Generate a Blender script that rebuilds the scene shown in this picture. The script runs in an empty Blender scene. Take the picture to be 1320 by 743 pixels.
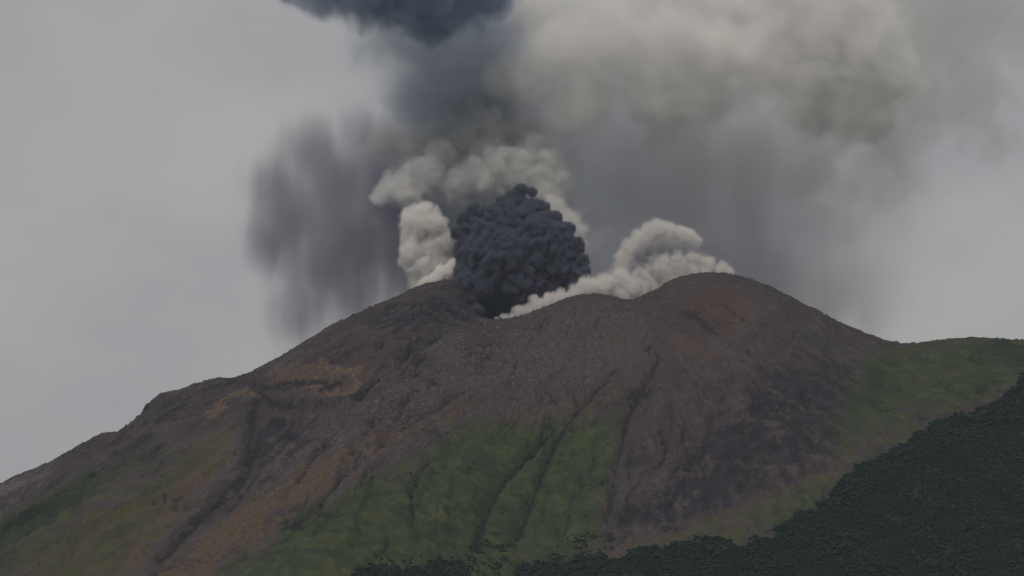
import bpy, bmesh, math, random
import numpy as np
from mathutils import Vector, noise as mnoise

random.seed(7)
rng = np.random.default_rng(7)
R = math.radians
scene = bpy.context.scene
COL = scene.collection

# ------------------------------------------------------------------ camera
PITCH = R(8.0)
FOC = 3960.0                      # focal length in photograph pixels (1320 wide)
CZ = 20.0
YC = 6000.0                       # distance of the summit crest, metres
cp, sp = math.cos(PITCH), math.sin(PITCH)


def at(px, py, Y):
    """point of the place seen at photograph pixel (px, py) and distance Y"""
    dx = (np.asarray(px, float) - 660.0) / FOC
    v = (371.5 - np.asarray(py, float)) / FOC
    t = Y / (cp - v * sp)
    return dx * t, t * (cp - v * sp), CZ + (sp + v * cp) * t


def project(X, Y, Z):
    f = Y * cp + (Z - CZ) * sp
    u = (Z - CZ) * cp - Y * sp
    return 660.0 + FOC * X / f, 371.5 - FOC * u / f


cam_d = bpy.data.cameras.new('camera')
cam = bpy.data.objects.new('camera', cam_d)
COL.objects.link(cam)
cam.location = (0, 0, CZ)
cam.rotation_euler = (R(90) + PITCH, 0, 0)
cam_d.sensor_width = 36.0
cam_d.lens = 36.0 * FOC / 1320.0
cam_d.clip_start = 1.0
cam_d.clip_end = 200000.0
scene.camera = cam

# ------------------------------------------------------------------ helpers


def tag(o, label=None, cat=None, group=None, kind=None):
    for k, v in (('label', label), ('category', cat), ('group', group), ('kind', kind)):
        if v:
            o[k] = v
    return o


def mesh_from(name, verts, faces, smooth=True):
    """verts n x 3, faces m x k numpy arrays"""
    me = bpy.data.meshes.new(name)
    verts = np.ascontiguousarray(verts, dtype=np.float32)
    faces = np.ascontiguousarray(faces, dtype=np.int32)
    m, k = faces.shape
    me.vertices.add(len(verts))
    me.vertices.foreach_set('co', verts.ravel())
    me.loops.add(m * k)
    me.loops.foreach_set('vertex_index', faces.ravel())
    me.polygons.add(m)
    me.polygons.foreach_set('loop_start', np.arange(0, m * k, k, dtype=np.int32))
    me.update(calc_edges=True)
    if smooth:
        me.polygons.foreach_set('use_smooth', np.ones(m, dtype=bool))
    return me


def link(name, me, mat, parent=None):
    o = bpy.data.objects.new(name, me)
    COL.objects.link(o)
    if mat:
        me.materials.clear()
        me.materials.append(mat)
    if parent:
        o.parent = parent
    return o


def _hash(i, j, k, seed):
    h = (i.astype(np.int64) * 374761393 + j.astype(np.int64) * 668265263 + k.astype(np.int64) * 2147483647 + seed * 974711) & 0xffffffff
    h = ((h ^ (h >> 13)) * 1274126177) & 0xffffffff
    h = ((h ^ (h >> 16)) * 2246822519) & 0xffffffff
    return (h ^ (h >> 15)) & 0xffffffff


def vnoise(x, y, seed=0):
    """2-D gradient noise, about -0.7..0.7"""
    xi, yi = np.floor(x), np.floor(y)
    fx, fy = x - xi, y - yi
    xi, yi = xi.astype(np.int64), yi.astype(np.int64)
    u = fx * fx * fx * (fx * (fx * 6 - 15) + 10)
    w = fy * fy * fy * (fy * (fy * 6 - 15) + 10)
    out = 0
    z = np.zeros_like(xi)
    for a in (0, 1):
        for b in (0, 1):
            ang = _hash(xi + a, yi + b, z, seed) * (2 * np.pi / 4294967296.0)
            g = np.cos(ang) * (fx - a) + np.sin(ang) * (fy - b)
            out = out + g * (u if a else 1 - u) * (w if b else 1 - w)
    return out * 1.4


def fbm(x, y, octv=5, seed=0, gain=0.5, lac=2.03):
    s, a = 0, 1.0
    for o in range(octv):
        s = s + a * vnoise(x, y, seed + o * 17)
        x, y, a = x * lac + 3.7, y * lac + 1.3, a * gain
    return s


def ridged(x, y, octv=4, seed=0, gain=0.5):
    s, a = 0, 1.0
    for o in range(octv):
        s = s + a * (1 - np.minimum(1, 2 * np.abs(vnoise(x, y, seed + o * 31))))
        x, y, a = x * 2.1 + 5.1, y * 2.1 + 7.7, a * gain
    return s


def sstep(a, b, x):
    t = np.clip((x - a) / (b - a), 0, 1)
    return t * t * (3 - 2 * t)


# ------------------------------------------------------------------ terrain
SKY = np.array([(-900, 1010), (-300, 748), (0, 622), (30, 610), (60, 598), (78, 588), (100, 579), (120, 567), (140, 557), (160, 549), (180, 540), (186, 532),
                (190, 521), (197, 514), (207, 507), (230, 501), (252, 497), (256, 494), (263, 491), (290, 487), (318, 483), (330, 477),
                (345, 468), (370, 453), (400, 436), (432, 417), (470, 400), (490, 391), (512, 382), (530, 373), (547, 366), (570, 362),
                (586, 359), (593, 363), (598, 377), (604, 396), (612, 406), (625, 411.5), (645, 411.5), (662, 410), (680, 405), (700, 397),
                (722, 388), (740, 382), (752, 380), (765, 379), (780, 380), (797, 384), (806, 386), (812, 387), (822, 384), (832, 378), (848, 372), (856, 365),
                (872, 358), (895, 353), (915, 351.5), (935, 353), (952, 356), (968, 360), (990, 368), (1010, 378), (1030, 388), (1050, 398),
                (1075, 411), (1100, 423), (1120, 432), (1140, 440), (1152, 443), (1167, 443.5), (1185, 442.5), (1200, 440), (1222, 437.5), (1245, 436), (1265, 436),
                (1290, 437), (1320, 439), (1420, 452), (1700, 560), (2300, 820)], float)
def sky_x(px):
    # silhouette crest abscissa for a photograph column
    return (np.asarray(px, float) - 660.0) / FOC * YC * 1.0098


def smooth1(a, n):
    if n < 1:
        return a
    k = np.hanning(2 * n + 3)[1:-1]
    k /= k.sum()
    return np.convolve(np.pad(a, n, mode='edge'), k[:2 * n + 1], mode='valid')


XS = np.arange(-2600, 2701, 4.0)
sx = sky_x(SKY[:, 0])
_, _, szr = at(SKY[:, 0], SKY[:, 1], YC)
zr0 = np.interp(XS, sx, szr)
zr0 = np.where(XS < sx[0], zr0, zr0)
SIG = [0, 12, 36, 100, 220]                       # metres
X0, W0 = 150.0, 170.0


def crest_tables(zr):
    return [smooth1(zr, int(s / 4)) for s in SIG]


# near spur crest (photograph pixel, distance)
SPUR = np.array([(600, 790, 4560), (700, 736, 4660), (780, 703, 4740), (880, 686, 4800), (960, 664, 4880), (1065, 613, 5040), (1165, 552, 5240), (1232, 523, 5360),
                 (1285, 486, 5520), (1325, 462, 5640), (1420, 440, 5780), (1700, 560, 5800)], float)
spx, spy, spz = at(SPUR[:, 0], SPUR[:, 1], SPUR[:, 2])


def height(X, Y, tabs, detail=True):
    dy = YC - Y
    ady = np.abs(dy)
    hs = [np.interp(X, XS, t) for t in tabs]
    sig = np.clip(ady * 0.42, 0, SIG[-1] - 1e-3)
    z = np.zeros_like(X)
    for i in range(len(SIG) - 1):
        a, b = SIG[i], SIG[i + 1]
        m = (sig >= a) & (sig < b)
        f = (sig - a) / (b - a)
        z = np.where(m, hs[i] * (1 - f) + hs[i + 1] * f, z)
    w = np.sqrt((X - X0) ** 2 + W0 ** 2)
    th = np.arctan2(X - X0, np.maximum(dy, -5000) + 60.0)
    r = np.sqrt((X - X0) ** 2 + dy ** 2)
    drop = 0.60 * (np.sqrt(w * w + dy * dy) - w)
    z = z - drop
    # crater bowl behind the near rim
    cx, cy = 60.0, YC + 190.0
    rc = np.sqrt(((X - cx) / 210.0) ** 2 + ((Y - cy) / 165.0) ** 2)
    z = z - 95.0 * sstep(1.0, 0.45, rc)
    if detail:
        front = sstep(5, 160, dy)
        # scree ribs and erosion rills that run down the fall line
        tw = th + 0.10 * fbm(X / 300, Y / 300, 4, 5)
        rm = np.clip(.55 + 1.1 * fbm(X / 210, Y / 210, 3, 7), 0.05, 1.6)
        ribs = ridged(tw * 9.0, r / 900.0, 2, 11) - 0.75
        z = z + front * 9.0 * ribs * sstep(150, 900, r) * 1.35
        ribs2 = ridged(tw * 34.0, r / 420.0, 2, 23) - 0.75
        z = z + front * 4.6 * rm * ribs2 * sstep(80, 500, r)
        z = z + front * 9.0 * fbm(X / 240, Y / 240, 4, 41)
    # the nearer spur on the right
    ys = np.interp(X, spx, spy)
    zs = np.interp(X, spx, spz)
    d = ys - Y
    wob = 14 * fbm(X / 170, Y / 170, 3, 77)
    sf = np.sqrt(d * d + 30.0 ** 2) - 30.0
    spur = zs + np.where(d > 0, -0.56 * sf, -0.62 * sf) + wob * sstep(10, 120, np.abs(d)) + 2.5 * fbm(X / 45, Y / 45, 3, 79)
    spur = spur - np.where(d < 0, 0.16 * d, 0) * 0
    spur = spur - 0.9 * np.clip(spx[0] - X, 0, None)
    k = 9.0
    hmax = np.maximum(z, spur)
    h = np.clip(0.5 - 0.5 * (z - spur) / k, 0, 1)
    blend = spur * h + z * (1 - h) + k * h * (1 - h) * 0.5
    z = np.where(np.abs(z - spur) < k, blend, hmax)
    return z


# fit the crest so that the silhouette follows the photographed skyline
zr = zr0.copy()
fx = np.arange(-1500, 1601, 6.0)
fy = np.concatenate([np.arange(4700, 5800, 30.0), np.arange(5800, 6060, 10.0)])
FX, FY = np.meshgrid(fx, fy)
bins = np.arange(-120, 1450, 4.0)
tgt = np.interp(bins, SKY[:, 0], SKY[:, 1])
for it in range(7):
    z = height(FX, FY, crest_tables(zr))
    px, py = project(FX, FY, z)
    idx = np.round((px - bins[0]) / 4.0).astype(int)
    ok = (idx >= 0) & (idx < len(bins))
    top = np.full(len(bins), 1e9)
    np.minimum.at(top, idx[ok], py[ok])
    good = top < 1e8
    err = np.interp(bins, bins[good], (top - tgt)[good])          # + = silhouette too low
    corr = np.interp(XS, sky_x(bins), err) * 1.5
    zr = zr + (0.9 if it < 3 else 0.6) * np.clip(corr, -60, 60)
TABS = crest_tables(zr)


def spread(lo, hi, step, far, g=1.18):
    mid = np.arange(lo, hi + step / 2, step)
    out, s, p = [], step, hi
    while p < far[1]:
        s *= g
        p += s
        out.append(p)
    pre, s, p = [], step, lo
    while p > far[0]:
        s *= g
        p -= s
        pre.append(p)
    return np.concatenate([np.array(pre[::-1]), mid, np.array(out)])


gx = spread(-1130, 1130, 2.4, (-5200, 5200))
gy = spread(4480, 6040, 2.4, (1500, 9500))
GX, GY = np.meshgrid(gx, gy)
GZ = height(GX, GY, TABS)
# fine roughness: blocks and rubble on the upper cone
RAD = np.sqrt((GX - X0) ** 2 + (YC - GY) ** 2)
THE = np.arctan2(GX - X0, np.maximum(YC - GY, -5000) + 60.0)
PX, PY = project(GX, GY, GZ)


def hsample(X, Y):
    i = np.clip(np.searchsorted(gx, X) - 1, 0, len(gx) - 2)
    j = np.clip(np.searchsorted(gy, Y) - 1, 0, len(gy) - 2)
    a = (X - gx[i]) / (gx[i + 1] - gx[i])
    b = (Y - gy[j]) / (gy[j + 1] - gy[j])
    return (GZ[j, i] * (1 - a) * (1 - b) + GZ[j, i + 1] * a * (1 - b) + GZ[j + 1, i] * (1 - a) * b + GZ[j + 1, i + 1] * a * b)


def ground_hit(px, py):
    """where the sight line of a photograph pixel meets the ground"""
    px, py = np.asarray(px, float), np.asarray(py, float)
    hit = np.full(px.shape, np.nan)
    for Y in np.arange(4300, 6300, 4.0):
        x, y, z = at(px, py, Y)
        below = hsample(x, np.full_like(x, Y)) >= z
        hit = np.where(np.isnan(hit) & below, Y, hit)
    hit = np.where(np.isnan(hit), YC, hit)
    x, y, z = at(px, py, hit)
    return x, hit


def polyline(pts, n=60):
    p = np.array(pts, float)
    s = np.concatenate([[0], np.cumsum(np.hypot(*np.diff(p, axis=0).T))])
    q = np.linspace(0, s[-1], n)
    return np.interp(q, s, p[:, 0]), np.interp(q, s, p[:, 1])


def dist_to_path(qx, qy, X, Y, reach):
    """distance to a polyline in plan, and the fraction along it; only within reach"""
    D = np.full(X.shape, 1e9)
    T = np.zeros(X.shape)
    j0, j1 = np.searchsorted(gy, [qy.min() - reach, qy.max() + reach])
    i0, i1 = np.searchsorted(gx, [qx.min() - reach, qx.max() + reach])
    sX, sY = X[j0:j1, i0:i1], Y[j0:j1, i0:i1]
    d, t = np.full(sX.shape, 1e9), np.zeros(sX.shape)
    n = len(qx) - 1
    for k in range(n):
        ax, ay, bx, by = qx[k], qy[k], qx[k + 1], qy[k + 1]
        vx, vy = bx - ax, by - ay
        L = vx * vx + vy * vy + 1e-9
        u = np.clip(((sX - ax) * vx + (sY - ay) * vy) / L, 0, 1)
        e = np.hypot(sX - ax - u * vx, sY - ay - u * vy)
        m = e < d
        d = np.where(m, e, d)
        t = np.where(m, (k + u) / n, t)
    D[j0:j1, i0:i1] = d
    T[j0:j1, i0:i1] = t
    return D, T


GULLY = np.zeros_like(GX)          # 1 along the bottom of a gully
# (pixels down the gully, half width m, depth m, darkness)
GULLIES = [
    ([(846, 428), (851, 448), (840, 478), (822, 508), (807, 540), (797, 585), (789, 625), (782, 665), (778, 690)], 16, 13, .7),
    ([(800, 470), (770, 500), (748, 522), (730, 545), (712, 575), (699, 608), (686, 642), (674, 676), (660, 708)], 13, 12, .9),
    ([(726, 538), (704, 562), (685, 582), (662, 604), (640, 632), (626, 662), (618, 692), (612, 720)], 14, 12, .9),
    ([(556, 588), (540, 610), (528, 634), (533, 660), (529, 684)], 9, 7, .9),
    ([(502, 690), (497, 708), (478, 720)], 9, 6, .8),
    ([(333, 490), (326, 530), (321, 570), (324, 600), (302, 630), (262, 662), (222, 700), (196, 735)], 20, 16, .8),
    ([(366, 556), (345, 580), (338, 600), (312, 636), (285, 668)], 14, 9, .6),
    ([(596, 404), (560, 432), (525, 456), (492, 478), (466, 506), (452, 524)], 22, 14, .5),
    ([(505, 560), (478, 584), (452, 604), (425, 632), (404, 655)], 12, 9, .7),
    ([(452, 540), (425, 565), (402, 590), (385, 618), (360, 650)], 13, 9, .6),
    ([(772, 585), (758, 610), (742, 640), (732, 665), (722, 690), (716, 712)], 11, 8, .5),
    ([(1018, 470), (1042, 520), (1053, 560), (1040, 600), (1030, 625)], 14, 8, .3),
    ([(975, 500), (968, 560), (962, 600), (955, 640)], 14, 9, .4),
    ([(930, 520), (905, 570), (880, 620), (850, 665)], 16, 9, .4),
    ([(610, 500), (585, 512), (560, 530), (530, 545)], 10, 5, .5),
    ([(120, 600), (80, 635), (30, 668), (-20, 700)], 16, 9, .5),
    ([(215, 545), (150, 590), (80, 640), (0, 690)], 14, 7, .5),
]
for pts, hw, dep, dk in GULLIES:
    a, b = polyline(pts)
    qx, qy = ground_hit(a, b)
    qx = smooth1(qx, 2)
    qy = smooth1(qy, 2)
    D, T = dist_to_path(qx, qy, GX, GY, hw * 3)
    ends = sstep(0, .12, T) * sstep(1.0, .9, T)
    wv = hw * (0.75 + 0.5 * (vnoise(GX / 30, GY / 30, 3) + .5))
    GZ -= dep * ends * np.exp(-(D / (0.6 * wv)) ** 2)
    GULLY = np.maximum(GULLY, dk * ends * np.exp(-(D / (0.38 * wv)) ** 2))

# small crater pit below the right summit, ledge bands of the left cliff
for (px_, py_, rx, ry, dep) in ((905, 418, 34, 34, 26), (888, 408, 20, 22, 12), (868, 376, 14, 26, 7), (846, 380, 10, 14, 6)):
    qx, qy = ground_hit([px_], [py_])
    e = np.sqrt(((GX - qx[0]) / rx) ** 2 + ((GY - qy[0]) / ry) ** 2)
    GZ -= dep * np.exp(-e ** 2 * 1.6)
for pts, hgt, width in (
        ([(318, 498), (360, 494), (400, 494), (432, 497), (456, 500)], 11, 26),
        ([(328, 519), (356, 522), (392, 524), (430, 524), (446, 512)], 10, 22),
        ([(372, 468), (410, 467), (446, 470), (462, 478)], 8, 20),
        ([(470, 447), (500, 448), (520, 455), (540, 470)], 9, 22),
        ([(500, 398), (540, 396), (578, 402), (600, 412)], 7, 22),
        ([(345, 548), (375, 548), (402, 552)], 9, 22),
        ([(560, 640), (610, 655)], 3, 14)):
    a, b = polyline(pts)
    qx, qy = ground_hit(a, b)
    yy = np.interp(GX, qx[np.argsort(qx)], qy[np.argsort(qx)])
    ins = sstep(qx.min() - 18, qx.min() + 8, GX) * sstep(qx.max() + 18, qx.max() - 8, GX)
    dd = (yy - GY) + 5 * vnoise(GX / 16, GY / 16, 9)
    GZ += ins * hgt * np.where(dd < 0, np.exp(-(dd / width) ** 2), np.exp(-(dd / 4.5) ** 2) )

front = sstep(0, 60, YC - GY)
tw_ = THE + .09 * fbm(GX / 180, GY / 180, 4, 201) + .02 * fbm(GX / 45, GY / 45, 3, 203)
cut = np.zeros_like(GX)
for (fr, lo_, hi_, dep_, sd) in ((7.0, .86, 1.0, 9.0, 211), (15.0, .80, 1.0, 6.0, 213), (34.0, .74, 1.0, 3.2, 217)):
    ch = 1 - np.minimum(1, 2 * np.abs(vnoise(tw_ * fr, RAD / 620.0 + .4 * fr, sd)))
    ch = sstep(lo_, hi_, ch) * np.clip(.25 + 1.6 * fbm(GX / 170, GY / 170, 3, sd + 5), 0, 1.2) * sstep(60, 260, RAD)
    GZ -= front * dep_ * ch
    cut = np.maximum(cut, ch)
cut = np.clip(cut, 0, 1) * front
rub = fbm(GX / 14, GY / 14, 4, 51, 0.62)
GZ += front * 1.15 * rub
blocks = np.maximum(0, vnoise(GX / 9, GY / 9, 61) - 0.28)
GZ += front * 7.0 * blocks
PX, PY = project(GX, GY, GZ)

# ------------------------------------------------------------------ ground-cover masks, with a darker tone in the gullies and pit


def soft_poly(pts, px, py, soft):
    """1 inside a polygon, falling to 0 across `soft` pixels"""
    p = np.array(pts, float)
    ins = np.zeros(px.shape, bool)
    d = np.full(px.shape, 1e9)
    n = len(p)
    for k in range(n):
        (x1, y1), (x2, y2) = p[k], p[(k + 1) % n]
        c = ((y1 > py) != (y2 > py)) & (px < (x2 - x1) * (py - y1) / ((y2 - y1) or 1e-9) + x1)
        ins ^= c
        vx, vy = x2 - x1, y2 - y1
        u = np.clip(((px - x1) * vx + (py - y1) * vy) / (vx * vx + vy * vy + 1e-9), 0, 1)
        d = np.minimum(d, np.hypot(px - x1 - u * vx, py - y1 - u * vy))
    s = np.where(ins, d, -d)
    return sstep(-soft, soft, s)


wx = PX + 9 * fbm(GX / 60, GY / 60, 3, 101) + 3.5 * fbm(GX / 16, GY / 16, 3, 103)
wy = PY + 9 * fbm(GX / 60, GY / 60, 3, 111) + 3.5 * fbm(GX / 16, GY / 16, 3, 113)
# fall-line streaks that fray the edges of every patch
streak = fbm(THE * 70, RAD / 260, 4, 131, 0.6)
wy2 = wy + 13 * streak

MASK = {}
MASK['grass'] = np.maximum.reduce([
    soft_poly([(610, 545), (660, 540), (712, 548), (770, 532), (800, 522), (797, 585), (786, 640), (776, 700), (700, 760), (250, 760), (318, 715), (372, 672), (430, 640), (486, 610), (540, 590), (570, 562)], wx, wy2, 23),
    0.9 * soft_poly([(-60, 700), (0, 668), (90, 618), (170, 588), (205, 588), (150, 630), (60, 690), (0, 725), (-60, 750)], wx, wy2, 27),
    0.62 * soft_poly([(-60, 720), (60, 670), (170, 610), (280, 552), (310, 556), (292, 600), (240, 640), (200, 690), (160, 760), (-60, 760)], wx, wy2, 38),
    0.9 * soft_poly([(1085, 520), (1112, 452), (1180, 436), (1345, 425), (1345, 470), (1275, 522), (1190, 532), (1110, 572), (1070, 590)], wx, wy2, 26),
    0.95 * soft_poly([(985, 672), (1030, 650), (1064, 632), (1050, 655), (1000, 684)], wx, wy, 5),
    0.62 * soft_poly([(1235, 522), (1170, 545), (1065, 605), (960, 652), (860, 688), (800, 706), (860, 704), (950, 708), (1000, 682), (1065, 636), (1165, 574)], wx, wy, 8),
    0.35 * soft_poly([(1005, 400), (1075, 408), (1120, 440), (1100, 500), (1040, 480), (1010, 440)], wx, wy2, 42)])
MASK['tan'] = np.maximum.reduce([
    0.85 * soft_poly([(620, 535), (560, 552), (505, 578), (460, 604), (395, 655), (352, 682), (300, 720), (250, 760), (180, 760), (260, 690), (330, 640), (392, 596), (470, 566), (560, 540)], wx, wy2, 23),
    1.0 * soft_poly([(180, 640), (240, 590), (288, 556), (308, 560), (300, 592), (262, 632), (215, 680), (160, 720), (100, 740)], wx, wy2, 42),
    0.9 * soft_poly([(0, 760), (60, 690), (170, 630), (240, 600), (215, 690), (160, 760)], wx, wy2, 38),
    0.55 * soft_poly([(640, 520), (720, 512), (800, 500), (806, 528), (720, 552), (640, 546)], wx, wy2, 27),
    0.55 * soft_poly([(1238, 520), (1170, 540), (1065, 600), (960, 648), (860, 682), (770, 708), (775, 722), (880, 700), (935, 705), (990, 668), (1065, 630), (1165, 562), (1200, 545)], wx, wy, 12),
    0.8 * soft_poly([(800, 560), (796, 600), (788, 640), (784, 680), (774, 690), (776, 640), (788, 585), (796, 545)], wx, wy, 6)])
MASK['forest'] = soft_poly([(1345, 455), (1315, 478), (1300, 504), (1276, 524), (1235, 535), (1205, 548), (1160, 572), (1100, 606), (1072, 628), (1062, 644), (1020, 668), (985, 690), (955, 706), (930, 694), (900, 694), (860, 702), (770, 722), (716, 730), (700, 760), (600, 900), (700, 1300), (2000, 1300), (1900, 430)],
                           wx - 2, wy, 3)
MASK['forest'] = np.maximum.reduce([MASK['forest'], soft_poly([(425, 765), (462, 735), (520, 727), (585, 721), (602, 735), (612, 765)], wx, wy, 5), soft_poly([(646, 765), (668, 730), (716, 722), (775, 710), (800, 765)], wx, wy, 5)])
MASK['dark'] = np.maximum.reduce([
    0.68 * soft_poly([(1010, 462), (1060, 452), (1104, 470), (1112, 540), (1090, 580), (1040, 612), (960, 648), (860, 684), (778, 704), (776, 694), (818, 650), (860, 600), (905, 560), (960, 510)], wx, wy2, 30),
    0.6 * soft_poly([(470, 402), (590, 362), (606, 406), (570, 430), (520, 444), (470, 440)], wx, wy2, 27),
    0.5 * soft_poly([(195, 512), (330, 480), (330, 500), (260, 530), (190, 560), (120, 600), (0, 690), (0, 660), (100, 600), (180, 548)], wx, wy2, 23),
    0.6 * soft_poly([(330, 540), (405, 540), (400, 580), (340, 600), (300, 640), (250, 690), (220, 700), (300, 610), (322, 570)], wx, wy2, 19),
    0.9 * soft_poly([(878, 400), (900, 408), (926, 424), (918, 430), (900, 424), (884, 412)], wx, wy, 4),
    0.8 * GULLY, .62 * cut])
MASK['red'] = np.maximum.reduce([
    0.9 * soft_poly([(860, 372), (930, 362), (975, 380), (985, 420), (950, 440), (925, 425), (890, 415)], wx, wy2, 38),
    0.8 * soft_poly([(850, 425), (890, 430), (950, 450), (955, 475), (900, 470), (850, 460)], wx, wy2, 23),
    0.55 * soft_poly([(770, 400), (850, 410), (860, 520), (800, 560), (760, 480)], wx, wy2, 49),
    0.6 * soft_poly([(560, 500), (700, 480), (800, 480), (800, 520), (640, 530), (500, 570)], wx, wy2, 42),
    0.8 * soft_poly([(455, 470), (486, 470), (478, 492), (462, 498)], wx, wy, 6),
    0.8 * soft_poly([(352, 530), (400, 538), (430, 550), (400, 556), (360, 548)], wx, wy, 8)])
MASK['ochre'] = np.maximum.reduce([
    0.48 * soft_poly([(340, 470), (380, 462), (425, 466), (462, 474), (466, 486), (452, 504), (438, 514), (400, 512), (345, 496)], wx, wy, 6),
    0.95 * soft_poly([(408, 466), (440, 470), (466, 476), (466, 484), (440, 478), (408, 473)], wx, wy, 3),
    0.95 * soft_poly([(466, 482), (458, 498), (444, 512), (440, 510), (452, 494), (458, 482)], wx, wy, 3),
    0.75 * soft_poly([(400, 498), (440, 500), (436, 508), (405, 510)], wx, wy, 4),
    0.7 * soft_poly([(324, 500), (340, 504), (338, 512), (322, 510)], wx, wy, 4),
    0.8 * soft_poly([(262, 538), (284, 520), (318, 496), (322, 500), (290, 526), (268, 544)], wx, wy, 3)])
MASK['gully'] = np.maximum(GULLY, .62 * cut * sstep(440, 520, PY))
MASK['grass'] *= 1 - .25 * cut
MASK['tan'] *= 1 - .5 * cut
MASK['leaf'] = np.maximum.reduce([
    0.75 * soft_poly([(-60, 706), (0, 676), (90, 622), (190, 572), (215, 566), (170, 600), (60, 672), (0, 712), (-60, 740)], wx, wy2, 12),
    0.6 * soft_poly([(1240, 436), (1345, 436), (1345, 470), (1300, 480), (1250, 462)], wx, wy2, 18),
    0.5 * soft_poly([(1095, 470), (1150, 452), (1160, 500), (1120, 545), (1085, 560)], wx, wy2, 22)])
MASK['pale'] = soft_poly([(-60, 640), (0, 622), (40, 604), (70, 592), (60, 612), (20, 640), (-60, 690)], wx, wy2, 12)
MASK['band'] = np.maximum.reduce([
    0.9 * soft_poly([(335, 496), (380, 492), (440, 496), (440, 501), (380, 501), (335, 503)], wx, wy, 3),
    0.9 * soft_poly([(328, 516), (352, 512), (384, 520), (380, 527), (345, 523), (328, 522)], wx, wy, 3)])
MASK['scree'] = soft_poly([(625, 412), (700, 398), (745, 384), (810, 388), (840, 420), (800, 470), (740, 500), (600, 520), (500, 556), (400, 600), (330, 640), (320, 620), (380, 560), (450, 525), (520, 470), (580, 430)], wx, wy2, 38)

for pts in ([(1040, 492), (1050, 530), (1057, 562), (1046, 598), (1040, 618)], [(968, 520), (960, 548), (966, 580), (980, 592)], [(1000, 520), (992, 552), (983, 592), (978, 628)], [(905, 540), (890, 580), (872, 622)], [(866, 500), (846, 550), (826, 610)]):
    a, b = polyline(pts)
    qx, qy = ground_hit(a, b)
    D, T = dist_to_path(qx, qy, GX, GY, 20)
    MASK['tan'] = np.maximum(MASK['tan'], .27 * np.exp(-(D / 5.0) ** 2))
NY, NX = GX.shape
ii = np.arange(NX * NY).reshape(NY, NX)
quads = np.stack([ii[:-1, :-1], ii[:-1, 1:], ii[1:, 1:], ii[1:, :-1]], -1).reshape(-1, 4)
vol_me = mesh_from('volcano', np.stack([GX, GY, GZ], -1).reshape(-1, 3), quads)
for nm, arr in MASK.items():
    at_ = vol_me.attributes.new(nm, 'FLOAT', 'POINT')
    at_.data.foreach_set('value', np.ascontiguousarray(arr.astype(np.float32).ravel()))
fl = vol_me.attributes.new('flow', 'FLOAT_VECTOR', 'POINT')
fl.data.foreach_set('vector', np.stack([THE * 700.0, RAD, np.zeros_like(RAD)], -1).astype(np.float32).ravel())

# ------------------------------------------------------------------ material helpers


class NT:
    def __init__(self, mat):
        self.t = mat.node_tree
        self.n = self.t.nodes

    def node(self, typ, **kw):
        nd = self.n.new(typ)
        for k, v in kw.items():
            setattr(nd, k, v)
        return nd

    def link(self, a, b):
        self.t.links.new(a, b)

    def val(self, sock, v):
        if hasattr(v, 'is_output'):
            self.link(v, sock)
        else:
            sock.default_value = v

    def math(self, op, a, b=0.0, c=0.0, clamp=False):
        nd = self.node('ShaderNodeMath', operation=op, use_clamp=clamp)
        for s, v in zip(nd.inputs, (a, b, c)):
            self.val(s, v)
        return nd.outputs[0]

    def mix(self, f, a, b):
        nd = self.node('ShaderNodeMix', data_type='RGBA')
        self.val(nd.inputs['Factor'], f)
        self.val(nd.inputs[6], a if hasattr(a, 'is_output') else (*a, 1.0))
        self.val(nd.inputs[7], b if hasattr(b, 'is_output') else (*b, 1.0))
        return nd.outputs[2]

    def noise(self, vec, scale, detail=4.0, rough=0.55, dist=0.0, typ='NOISE'):
        nd = self.node('ShaderNodeTexNoise')
        self.val(nd.inputs['Scale'], scale)
        nd.inputs['Detail'].default_value = detail
        nd.inputs['Roughness'].default_value = rough
        nd.inputs['Distortion'].default_value = dist
        if vec is not None:
            self.link(vec, nd.inputs['Vector'])
        return nd.outputs[0]

    def ramp(self, f, a, b):
        nd = self.node('ShaderNodeMapRange', interpolation_type='SMOOTHSTEP')
        self.val(nd.inputs[0], f)
        nd.inputs[1].default_value, nd.inputs[2].default_value = a, b
        return nd.outputs[0]

    def attr(self, name):
        nd = self.node('ShaderNodeAttribute', attribute_name=name)
        return nd

    def scale(self, vec, s):
        nd = self.node('ShaderNodeMapping')
        self.link(vec, nd.inputs[0])
        nd.inputs['Scale'].default_value = s
        return nd.outputs[0]


def new_mat(name):
    m = bpy.data.materials.new(name)
    m.use_nodes = True
    m.node_tree.nodes.clear()
    return m, NT(m)


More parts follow.
